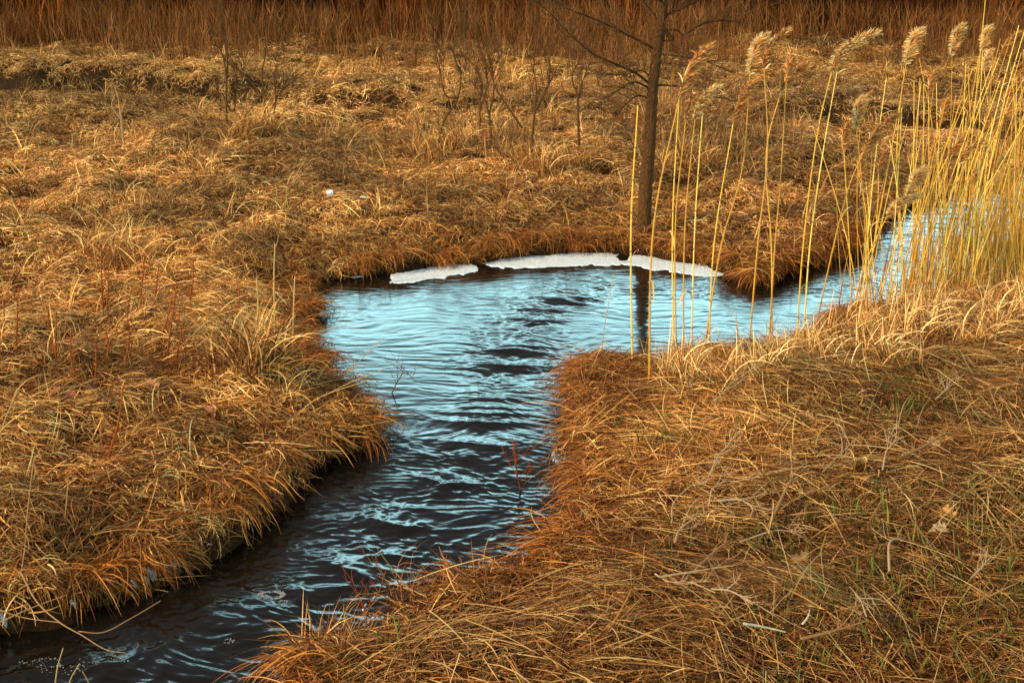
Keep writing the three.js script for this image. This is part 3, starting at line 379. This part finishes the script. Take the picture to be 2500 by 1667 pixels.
// feathery one-sided head: hairs leave a leaning axis and stream off to leeward
function plumeGeo(seed, L, W, fluffy, lean) {
  const R = rng(seed), b = new Ribbons(); const gold = [[0.50, 0.17, 0.022], [0.34, 0.10, 0.014], [0.64, 0.26, 0.04]], pale = [[0.86, 0.60, 0.26], [0.80, 0.50, 0.17], [0.70, 0.38, 0.09]];
  const n = fluffy ? 640 : 520;
  for (let k = 0; k < n; k++) {
    const t = Math.pow(R(), 0.9), ax = lean * t * t * L * 0.9, ay = t * L * (1 - 0.25 * lean * t), w = W * (0.35 + 1.3 * t * (1.15 - t)) ;
    const yaw = (R() + R() + R() - 1.5) * 1.5, c = tone(R, (fluffy && R() < 0.08 + 0.6 * t) || R() < 0.08 ? pale : gold, 0.2);
    const q = (R() - 0.5) * 0.02;
    b.blade(ax + q, ay, (R() - 0.5) * 0.02, yaw, 1.25 - 0.5 * R(), w * (0.7 + 0.7 * R()) + 0.03, 0.0095, -(0.35 + 1.15 * R()), (R() - 0.5) * 1.0, 4, c, R() * 3.1);
    if (fluffy && R() < 0.6) b.blade(ax + q, ay + 0.01, 0, R() * 6.283, 1.1 - R(), w * 0.6 + 0.015, 0.005, -1.2, R(), 3, tone(R, pale, 0.15), R() * 3.1);
  }
  return b.geo();
}
const PLUMES = [plumeGeo(1, 0.30, 0.11, true, 0.25), plumeGeo(2, 0.28, 0.10, true, 0.55), plumeGeo(3, 0.30, 0.07, false, 0.3), plumeGeo(4, 0.24, 0.065, false, 0.6), plumeGeo(5, 0.36, 0.09, true, 0.7), plumeGeo(6, 0.2, 0.05, false, 0.15)];
function reedLeaf(seed) { const R = rng(seed), b = new Ribbons(); b.blade(0, 0, 0, 0, 0.9, 0.28 + 0.2 * R(), 0.013, -2.0 - R(), 0.6 * (R() - 0.5), 7, tone(R, [[0.68, 0.46, 0.16], [0.56, 0.33, 0.09]]), 0.2); return b.geo(); }
const RLEAF = [reedLeaf(1), reedLeaf(2), reedLeaf(3)];
function reed(label, group, x, z, P, r, plume, seed, leaves = 1) {
  const lift = group ? 0 : 0.32 - H(x, z);
  const R = rng(seed), t = thing('reed', label, 'reed', x, H(x, z) - 0.04, z, group), mat = reedMat[Math.floor(R() * 4)], dz = (R() - 0.5) * 0.12;
  const pts = [V(0, 0, 0), ...P.map((p, k) => V(p[0], p[1] + 0.04 + lift, dz * (k + 1) / P.length))];
  const st = part('stem', tube(pts, r, r * 0.5, 6, 7, 0.05, seed), mat, t), c = new THREE.CatmullRomCurve3(pts, false, 'centripetal');
  const rings = []; for (let k = 1; k < 7; k++) { const f = k / 7.3, p = c.getPoint(f), T = c.getTangent(f), rr = lerp(r, r * 0.5, f); rings.push(tube([p.clone().addScaledVector(T, -0.006), p.clone().addScaledVector(T, 0.006)], rr * 1.28, rr * 1.12, 6, 2)); }
  part('nodes', mergeGeometries(rings), nodeMat, st);
  if (plume >= 0) { const e = pts[pts.length - 1], T = c.getTangent(1), m = part('plume', PLUMES[plume], plumeMat, t); m.position.copy(e).addScaledVector(T, -0.03); m.quaternion.setFromUnitVectors(V(0, 1, 0), T); m.rotateY((R() - 0.5) * 1.0); m.scale.setScalar(group ? 0.6 + 0.35 * R() : 0.85 + 0.3 * R()); }
  for (let k = 0; k < leaves; k++) { const f = 0.05 + 0.4 * R(), m = part('leaf', RLEAF[k % 3], leafMat, t); m.position.copy(c.getPoint(f)); m.rotation.y = R() * 6.283; m.scale.setScalar(0.7 + 0.5 * R()); }
  return t;
}
{
  const info = [[-1, 'bare yellow reed without a head, leftmost of the reeds, crossing left of the tree'], [2, 'leaning yellow reed with a slim rust plume just right of the tree'], [-1, 'straight headless reed between the slim rust plume reed and its neighbours'], [5, 'reed with a small ragged tuft, right of the slim rust plume'], [1, 'reed with a drooping grey gold plume near the tree branches'], [-1, 'thin headless reed right of the drooping grey gold plume'], [2, 'reed with a narrow upright rust plume left of the big fluffy head'], [0, 'tall reed with the largest fluffy golden plume, right of the tree'], [3, 'straight reed with a small pale tuft touching the largest fluffy plume'], [3, 'reed with a small bent brown plume, left of the tallest plumed reed'], [5, 'straight thin reed crossing the small bent brown plume'], [4, 'tall reed with a long ragged double plume pointing up and right'], [3, 'reed with a dark drooping plume just below the long ragged plume'], [0, 'reed with an upright cream plume against the far brush'], [5, 'short reed with a small upright bud-like head over the far bank'], [2, 'slanting reed with a small feathery head leaning right over the stream'], [5, 'short reed with a small faded head above the upstream water'], [-1, 'headless straight reed left of the dense stand'], [0, 'tallest reed in the dense stand, reaching past the top of the picture']];
  REEDS.forEach(([x, z, P], i) => reed(info[i][1], null, x, z, P, i < 2 ? 0.0074 : 0.0062, info[i][0], 4000 + i, i % 2));
  const R = rng(99); let made = 0;
  for (let k = 0; k < 4000 && made < 275; k++) {
    const u = Math.pow(R(), 0.75), x = 1.15 + u * 4.6 + (R() - 0.5) * 0.3, z = -9.9 - 0.36 * (x - 1.2) - Math.pow(R(), 0.8) * 2.3 * sst(1.0, 4.2, x) + (R() - 0.5) * 0.35;
    const d = shore(x, z); if (d < -0.5 || d < 0.03 && x < 2.6) continue; if (R() > 0.12 + 0.88 * sst(2.7, 3.8, x)) continue;
    const h = (0.95 + 1.15 * R()) * (0.72 + 0.36 * sst(2.3, 3.6, x)), lean = (R() - 0.38) * 0.42 * h * (R() < 0.12 ? 2 : 1), bow = (R() - 0.5) * 0.12;
    const P = [[lean * 0.25 + bow, h * 0.36], [lean * 0.6 + bow, h * 0.7], [lean, h]];
    const pl = R() < 0.34 ? pick(R, [2, 3, 2, 3, 5, 1, 0]) : -1;
    reed(pl < 0 ? 'slender yellow headless reed stem in the dense stand on the right bank' : 'yellow reed with a rust brown plume in the dense stand on the right bank', pl < 0 ? 'headless reeds of the dense stand' : 'plumed reeds of the dense stand', x, z, P, 0.0040 + 0.0026 * R(), pl, 5000 + k, R() < 0.3 ? 1 : 0);
    made++;
  }
  // broken reed litter and thin stems at the foot of the stand: too many to count
  const yellow = [[0.66, 0.33, 0.05], [0.54, 0.24, 0.03], [0.72, 0.41, 0.09], [0.40, 0.16, 0.02]];
  const geos = [0, 1, 2].map(k => [brushClump(260 + k, 12, 0.45, 0.95, 0.0075, yellow, 0.3, 0), leafMat, 'thin_stems']), spots = [];
  for (let k = 0; k < 2600; k++) { const x = 2.7 + Math.pow(R(), 0.8) * 4, z = -9.9 - 0.36 * (x - 1.2) - R() * 2.6 * sst(1.4, 4.2, x); const d = shore(x, z); if (d < -0.35 || R() > sst(3.0, 4.0, x) || k % 5) continue; const w = 0.6 + 0.6 * R(); spots.push([k % 3, x, Math.max(-0.1, H(x, z)), z, R() * 6.28, 0.6 + 0.7 * R(), [w, w * 0.95, w * 0.85], null]); }
  for (let k = 0; k < 420; k++) { const x = 0.9 + R() * 4.2, z = -9.4 - 0.46 * (x - 1.2) + (R() - 0.5) * 1.3; if (shore(x, z) < 0.1) continue; const w = 0.8 + 0.5 * R(); spots.push([k % 3, x, H(x, z), z, R() * 6.28, 0.14 + 0.14 * R(), [w, w * 1.05, w * 1.6], null]); }
  scatter('reed_undergrowth', 'thin broken yellow stems at the foot of the reed stand', 'reeds', geos, spots);
}
console.log('reeds');

// ---------- ice ----------
const iceTex = canvasNoise(256, (u, v) => fbm(u * 30, v * 30, 4), 2);
const iceMat = new THREE.MeshPhysicalMaterial({ color: new THREE.Color(0.80, 0.88, 0.93), roughness: 0.42, bumpMap: iceTex, bumpScale: 0.012, clearcoat: 0.3, clearcoatRoughness: 0.2 });
const clearIce = new THREE.MeshPhysicalMaterial({ color: new THREE.Color(0.92, 0.93, 0.95), roughness: 0.12, transmission: 0.75, thickness: 0.02, ior: 1.31 });
{
  const labels = ['white ice shelf along the far bank, leftmost and tapering', 'long white ice shelf along the far bank left of the tree reflection', 'ragged white ice shelf below the matted bank right of the tree', 'small broken ice rim at the tip of the grassy point', 'tiny white ice chip in the dark corner of the pool'];
  ICE.forEach((P, i) => {
    const R = rng(80 + i), pts = []; for (let k = 0; k < P.length; k++) { const a = P[k], b = P[(k + 1) % P.length], L = Math.hypot(b[0] - a[0], b[1] - a[1]), n = Math.max(1, Math.round(L / 0.022)); for (let j = 0; j < n; j++) { const t = j / n, x = lerp(a[0], b[0], t), z = lerp(a[1], b[1], t); const e = i < 4 ? 0.05 : 0.008; pts.push([x + (fbm(x * 16, z * 16 + i, 4) - 0.5) * e * 2.6, z + (fbm(x * 16 + 5, z * 16, 4) - 0.5) * e * 3.6]); } }
    for (const p of pts) { const d = shore(p[0], p[1]); if (i < 4 && d > -0.32) { const a = toWater(p[0], p[1]), k = 0.16 * sst(-0.32, -0.12, d); p[0] -= Math.cos(a) * k; p[1] -= Math.sin(a) * k; } }
    const cx = pts.reduce((s, p) => s + p[0], 0) / pts.length, cz = pts.reduce((s, p) => s + p[1], 0) / pts.length;
    const s = new THREE.Shape(pts.map(p => new THREE.Vector2(p[0] - cx, -(p[1] - cz))));
    const g = new THREE.ExtrudeGeometry(s, { depth: i < 4 ? 0.004 : 0.003, bevelEnabled: true, bevelSize: 0.01, bevelThickness: 0.005, bevelSegments: 2, steps: 1 }); g.rotateX(-Math.PI / 2);
    const m = solo(i < 4 ? 'ice_shelf' : 'ice_chip', g, iceMat, labels[i], 'ice', null); m.position.set(cx, -0.004, cz);
  });
}
function lump(seed, sx, sy, sz, amp = 0.5, det = 3) { const g = new THREE.IcosahedronGeometry(1, det), a = g.attributes.position; for (let k = 0; k < a.count; k++) { const x = a.getX(k), y = a.getY(k), z = a.getZ(k), f = 1 - amp / 2 + amp * fbm(x * 2 + seed * 3.1 + z * 1.3, y * 2 + z * 1.1 + 7, 3); a.setXYZ(k, x * f * sx, y * f * sy, z * f * sz); } g.computeVertexNormals(); return g; }
{
  const names = ['beside the curled grass clump', 'under the curled grass clump', 'midway along the right bank of the narrows', 'below the overhanging grass right of the narrows', 'small and high on the right bank of the narrows', 'broad and pale at the right bank of the narrows', 'at the foot of the dry weed', 'at the tip of the curled grass clump', 'under the near bank below the dry weed', 'in the notch of the near bank', 'on the drooping grass near the bottom edge', 'lowest on the drooping grass at the bottom edge'];
  CLUMPS.forEach(([cx, cz], i) => {
    let x = cx, z = cz; for (let k = 0; k < 12; k++) { const d = shore(x, z) + 0.035, a = toWater(x, z); x += Math.cos(a) * d * 0.7; z += Math.sin(a) * d * 0.7; }
    const R = rng(150 + i), big = i === 5 ? 1.5 : i === 10 || i === 11 ? 0.5 : 0.8, t = thing('ice_clump', 'glassy ice clump ' + names[i], 'ice', x, 0, z);
    for (let k = 0; k < 12; k++) part('ice_lump', lump(i * 10 + k, 0.009 * big * (0.5 + R()), 0.014 * big * (0.5 + R()), 0.009 * big * (0.5 + R()), 0.9, 2), k % 4 ? clearIce : iceMat, t).position.set((R() - 0.5) * 0.06 * big, 0.004 + R() * 0.06 * big, (R() - 0.5) * 0.12 * big);
  });
  const where = ['right end of the row, slim', 'right end of the row, slimmest', 'third from the right', 'long and bent above the broad drop', 'broadest drop of the row', 'beside the broadest drop', 'just left of the broad drop', 'small, alone further left', 'cloudy, at the bottom left corner'];
  ICICLES.forEach(([cx, cz], i) => {
    let x = cx, z = cz; if (i < 8) for (let k = 0; k < 12; k++) { const d = shore(x, z) + 0.02, a = toWater(x, z); x += Math.cos(a) * d * 0.7; z += Math.sin(a) * d * 0.7; }
    const big = i === 4 || i === 8 ? 1.15 : i === 3 ? 1.0 : 0.6, L = 0.075 * big, pr = []; for (let k = 0; k <= 10; k++) { const t = k / 10; pr.push(new THREE.Vector2(0.0015 + 0.013 * big * Math.pow(Math.sin(Math.PI * Math.pow(1 - t, 0.55)), 1.2) + 0.003 * (t), -L + t * L)); } pr[0].x = 0.0005;
    const g = new THREE.LatheGeometry(pr, 12); const a = g.attributes.position; for (let k = 0; k < a.count; k++) a.setX(k, a.getX(k) - Math.pow((a.getY(k) + L) / L, 2) * 0.03 * big); g.computeVertexNormals();
    const m = solo('icicle', g, clearIce, 'icicle on the left bank sedge, ' + where[i], 'icicle', 'icicles under the left bank'); m.position.set(x - 0.01, 0.01 + L, z + 0.02);
  });
  const fl = ['ring of pale foam on the dark rapids', 'small foam fleck beside the foam ring', 'tiny foam fleck in the lower rapids', 'foam fleck on the upper wave of the narrows', 'foam fleck on the second wave of the narrows', 'foam fleck by the rock-like wave', 'churned foam at the bottom left, middle patch', 'churned foam at the bottom left, leftmost patch', 'churned foam at the bottom left, right patch'];
  const bubbleMat = new THREE.MeshPhysicalMaterial({ color: new THREE.Color(0.55, 0.55, 0.55), roughness: 0.25, transmission: 0.6, thickness: 0 });
  FOAM.forEach(([x, z], i) => {
    const R = rng(170 + i), out = [], n = i === 0 ? 420 : i > 5 ? 46 : 24, rr = i === 0 ? 0.055 : i > 5 ? 0.1 : 0.022;
    for (let k = 0; k < n; k++) { const a = R() * 6.283, q = i === 0 ? rr * (0.62 + 0.4 * R()) : rr * Math.sqrt(R()), bx = Math.cos(a) * q * 1.2, bz = Math.sin(a) * q * (i > 5 ? 0.5 : 0.8), s = new THREE.IcosahedronGeometry(0.0012 + 0.0034 * R() * R(), 1); s.translate(bx, wave(x + bx, z + bz) - wave(x, z) + 0.002, bz); out.push(s); }
    const m = solo('foam', mergeGeometries(out), bubbleMat, fl[i], 'foam', null, 'stuff'); m.position.set(x, wave(x, z), z);
  });
}

// ---------- litter, stakes ----------
{
  const [x, z] = PACKET, t = thing('litter_packet', 'small crushed white and orange packet lying on the far grass', 'litter', x, H(x, z) + 0.1, z);
  const box = (w, h, d, c, nm, px, rz = 0) => { const g = new THREE.BoxGeometry(w, h, d, 4, 3, 4), a = g.attributes.position; for (let k = 0; k < a.count; k++) a.setXYZ(k, a.getX(k) + (hash2(k, 3) - 0.5) * 0.002, a.getY(k) + (hash2(Math.round(a.getX(k) * 900), Math.round(a.getZ(k) * 900)) - 0.5) * 0.005, a.getZ(k)); g.computeVertexNormals(); const m = part(nm, g, new THREE.MeshStandardMaterial({ color: new THREE.Color(...c), roughness: 0.5 }), t); m.position.x = px; m.rotation.z = rz; };
  box(0.062, 0.032, 0.055, [0.82, 0.84, 0.85], 'wrapper', 0.0); box(0.038, 0.030, 0.054, [0.55, 0.14, 0.02], 'printed_end', -0.051); box(0.012, 0.034, 0.056, [0.8, 0.8, 0.8], 'flap', 0.041, 0.2);
  t.rotation.set(0.5, 0.25, 0.1); t.scale.setScalar(0.8);
  const [qx, qz] = PAPER, b = new Ribbons(); b.blade(-0.045, 0, 0, 0.1, 0.1, 0.1, 0.035, -0.25, 0.1, 6, [0.62, 0.58, 0.48], 0.3);
  const p = solo('paper_scrap', b.geo(), new THREE.MeshStandardMaterial({ vertexColors: true, roughness: 0.6, side: THREE.DoubleSide }), 'pale scrap of paper half hidden in the grass right of the packet', 'litter'); p.position.set(qx, H(qx, qz) + 0.13, qz); p.rotation.x = 0.6;
  const stakeWood = wood(0.16, 0.06, 0.02);
  STAKES.forEach(([sx, sz], i) => { const y = Math.min(H(sx, sz), 0.1); solo('cut_stake', tube([V(0, -0.3, 0), V(0.004, 0.08, 0), V(0.008, i ? 0.27 : 0.23, 0.005)], 0.018, 0.016, 7, 3, 0.25, i + 4), stakeWood, i ? 'taller cut brown stake at the pool edge by the reeds' : 'shorter cut brown stake at the pool edge by the reeds', 'stake').position.set(sx, y, sz); });
}

// ---------- single weeds, straws and the bare branch over the water ----------
{
  const lab = ['forked reddish dry weed leaning over the narrows on the near bank', 'small dry weed with frost beads on the near bank edge', 'bent dry weed drooping into the pool from the left bank', 'thin pale stem leaning right above the pool, left of the reeds'];
  WEEDS.forEach(([x, z, P], i) => {
    const R = rng(1700 + i), y = Math.max(H(x, z), -0.02) - 0.03, t = thing('dry_weed', lab[i], 'weed', x, y, z), pts = [V(0, 0, 0), ...P.map(p => V(p[0], p[1] + 0.03, (R() - 0.5) * 0.05))];
    const s = part('stem', tube(pts, 0.0045, 0.0022, 5, 5, 0.1, i), i === 3 ? tanStalk : redStalk, t), out = [], c = new THREE.CatmullRomCurve3(pts);
    if (i < 3) { for (let k = 0; k < (i === 2 ? 7 : 9); k++) { const f = 0.15 + 0.8 * R(); twigs(R, c.getPoint(f), V((R() - 0.5) * 2.2, 0.8, (R() - 0.5) * 1.6).normalize(), 0.06 + 0.12 * R(), 0.002, 1, out, 50 + k); } part('side_shoots', mergeGeometries(out), i === 2 ? saplingMat : redStalk, s); }
    if (i === 1) for (let k = 0; k < 14; k++) { const p = c.getPoint(R() * 0.55); part('frost_bead', lump(k, 0.007, 0.009, 0.007, 0.5, 1), iceMat, t).position.set(p.x + (R() - 0.5) * 0.04, p.y + (R() - 0.5) * 0.02, p.z + (R() - 0.5) * 0.03); }
  });
  const sl = ['pale straw stem reaching over the pool from the left bank', 'thin straw stem rising over the pool edge on the left bank', 'long straw stem slanting from the tall tussock to the water', 'long tan straw stem arching above the left bank weeds', 'pale straw lying slantwise in the left bank grass'];
  STRAWS.forEach(([x, z, P], i) => { const y = H(x, z) - 0.03; solo('straw_stem', tube([V(0, 0, 0), ...P.map(p => V(p[0], Math.max(p[1] + 0.04, i === 4 ? 0.06 : 0.03), i === 4 ? 0.35 * Math.abs(p[0]) : 0))], 0.004, 0.0022, 5, 6, 0.05, i), tanStalk, sl[i], 'straw').position.set(x, y, z); });
  FRONTWEEDS.forEach(([x, z, P], i) => solo('front_stem', tube([V(0, -0.12, 0), ...P.map((p, k) => V(p[0], p[1], 0.02 * k))], 0.0034, 0.002, 5, 5, 0.05, i), tanStalk, ['thin tan stem rising from the rapids, leftmost of three', 'tan stem leaning right out of the rapids, middle of three', 'short brown stem rising from the rapids, right of three'][i], 'stem').position.set(x, Math.max(-0.05, H(x, z)), z));
  const t = thing('bare_branch', 'bare forked branch hanging over the rapids at the bottom left', 'branch', BRANCH[4][0][0], 0, BRANCH[4][0][1]), ox = t.position.x, oz = t.position.z;
  BRANCH.forEach((L, i) => { const yy = [[0.30, 0.22, 0.17, 0.14, 0.11, 0.1], [0.15, 0.14, 0.16, 0.2], [0.2, 0.17, 0.17], [0.16, 0.2, 0.22], [0.32, 0.29], [0.4, 0.36, 0.32]][i]; part(i < 3 ? 'limb' : 'twig', tube(L.map((p, k) => V(p[0] - ox, yy[k], p[1] - oz)), i < 1 ? 0.0042 : 0.0032, 0.0018, 5, 5, 0.12, i + 30), paleWood, t); });
}

// ---------- fallen twigs and leaves in the near straw ----------
const greyTwig = wood(0.40, 0.24, 0.125), paleTwig = wood(0.56, 0.43, 0.27), brownTwig = wood(0.30, 0.145, 0.05);
const GREYS = byEye(TWIGS, i => ![0, 1, 2, 3, 5, 6].includes(i));
TWIGS.forEach((P, i) => {
  const R = rng(1900 + i), thick = [0.0095, 0.0085, 0.006, 0.005, 0.004, 0.008, 0.007][i] || 0.0042 + 0.0024 * R(), mat = i === 2 || i === 3 ? paleTwig : [0, 1, 5, 6, 13, 18].includes(i) ? brownTwig : greyTwig;
  const pts = P.map(p => V(p[0], H(p[0], p[1]) + 0.13 + 0.03 * R(), p[1])), o = pts[0].clone();
  const label = { 0: 'thick straight brown stick in the straw below the reed stand', 1: 'thick curved brown stick in the middle of the twig tangle', 2: 'pale bleached stick in the straw near the bottom edge', 3: 'short pale curved stick end beside the bleached stick', 5: 'straight brown stick left of the thick curved stick', 6: 'long brown stick lying below the bleached stick' }[i] || 'thin grey twig in the near bank straw, ' + ORD[GREYS.indexOf(i)] + ' from the picture\'s left';
  const t = thing('fallen_twig', label, 'twig', o.x, o.y, o.z, /^thin grey/.test(label) ? 'thin twigs in the near straw' : null), loc = pts.map(p => p.sub(o));
  const s = part('shoot', tube(loc, thick, thick * 0.5, 6, 5, 0.25, i + 70), mat, t), out = [], c = new THREE.CatmullRomCurve3(loc);
  if (i !== 2 && i !== 3) { for (let k = 0; k < 3; k++) { const f = 0.3 + 0.6 * R(), T = c.getTangent(f); twigs(R, c.getPoint(f), T.add(V((R() - 0.5) * 1.5, 0.15, (R() - 0.5) * 1.5)).normalize(), 0.07 + 0.12 * R(), 0.0024, 1, out, i * 11 + k); } part('side_shoots', mergeGeometries(out), mat, s); }
});
function leafGeo(seed, L) { // lobed, curled dead leaf with a rib
  const R = rng(seed), n = 26, pos = [], idx = [], cup = 0.5 + R(), roll = (R() - 0.5) * 2;
  for (let k = 0; k <= n; k++) { const t = k / n, w = L * 0.34 * Math.pow(Math.sin(Math.PI * Math.pow(t, 0.8)), 0.7) * (0.78 + 0.24 * Math.cos(t * 24)); for (let j = -2; j <= 2; j++) { const u = j / 2, x = (t - 0.5) * L, z = u * w; pos.push(x, cup * (Math.abs(u) * w * 0.7) + roll * x * x * 4 + (fbm(t * 5 + seed, j, 2) - 0.5) * 0.012, z); } }
  for (let k = 0; k < n; k++) for (let j = 0; j < 4; j++) { const a = k * 5 + j; idx.push(a, a + 1, a + 6, a, a + 6, a + 5); }
  const g = new THREE.BufferGeometry(); g.setAttribute('position', new THREE.Float32BufferAttribute(pos, 3)); g.setIndex(idx); g.computeVertexNormals(); return g;
}
{
  const cols = [[0.52, 0.33, 0.16], [0.48, 0.20, 0.06], [0.11, 0.03, 0.014], [0.30, 0.12, 0.04], [0.38, 0.22, 0.10], [0.36, 0.20, 0.09], [0.28, 0.17, 0.10], [0.50, 0.28, 0.06]], lab = ['pale tan dead leaf below the tip of the thick brown stick', 'orange brown dead leaf leaning on the pale tan leaf', 'dark red curled dead leaf in the near straw', 'rusty dead leaf below the pale grass by the reeds', 'tan lobed dead leaf beside the thick brown stick', 'brown dead leaf under the twig tangle', 'dull brown dead leaf near the bottom of the thick stick', 'yellow brown dead leaf at the pool edge below the reeds'];
  const mk = (x, z, c, label, group, i) => { const t = thing('dead_leaf', label, 'leaf', x, H(x, z) + 0.09, z, group); const m = new THREE.MeshStandardMaterial({ color: new THREE.Color(...c), roughness: 0.8, side: THREE.DoubleSide }); part('blade', leafGeo(i + 3, 0.085 + 0.04 * hash2(i, 9)), m, t); part('stalk', tube([V(-0.045, 0.002, 0), V(-0.075, 0.006, 0.006)], 0.0015, 0.001, 4, 2), m, t); t.rotation.set(0.5 * hash2(i, 1), 6 * hash2(i, 2), 0.5 * hash2(i, 4)); };
  LEAVES.forEach(([x, z], i) => mk(x, z, cols[i], lab[i], null, i));
  const LL = byEye(LEAVESL, () => true);
  LEAVESL.forEach(([x, z], i) => mk(x, z, pick(rng(i), [[0.26, 0.075, 0.022], [0.32, 0.11, 0.03], [0.20, 0.06, 0.02]]), 'curled red brown dead leaf in left bank grass, ' + ORD[LL.indexOf(i)] + ' from the picture\'s left', 'red brown leaves on the left bank', 20 + i));
}
scene.traverse(o => { if (o.isMesh) { o.castShadow = true; o.receiveShadow = true; } });
renderer.render(scene, camera);
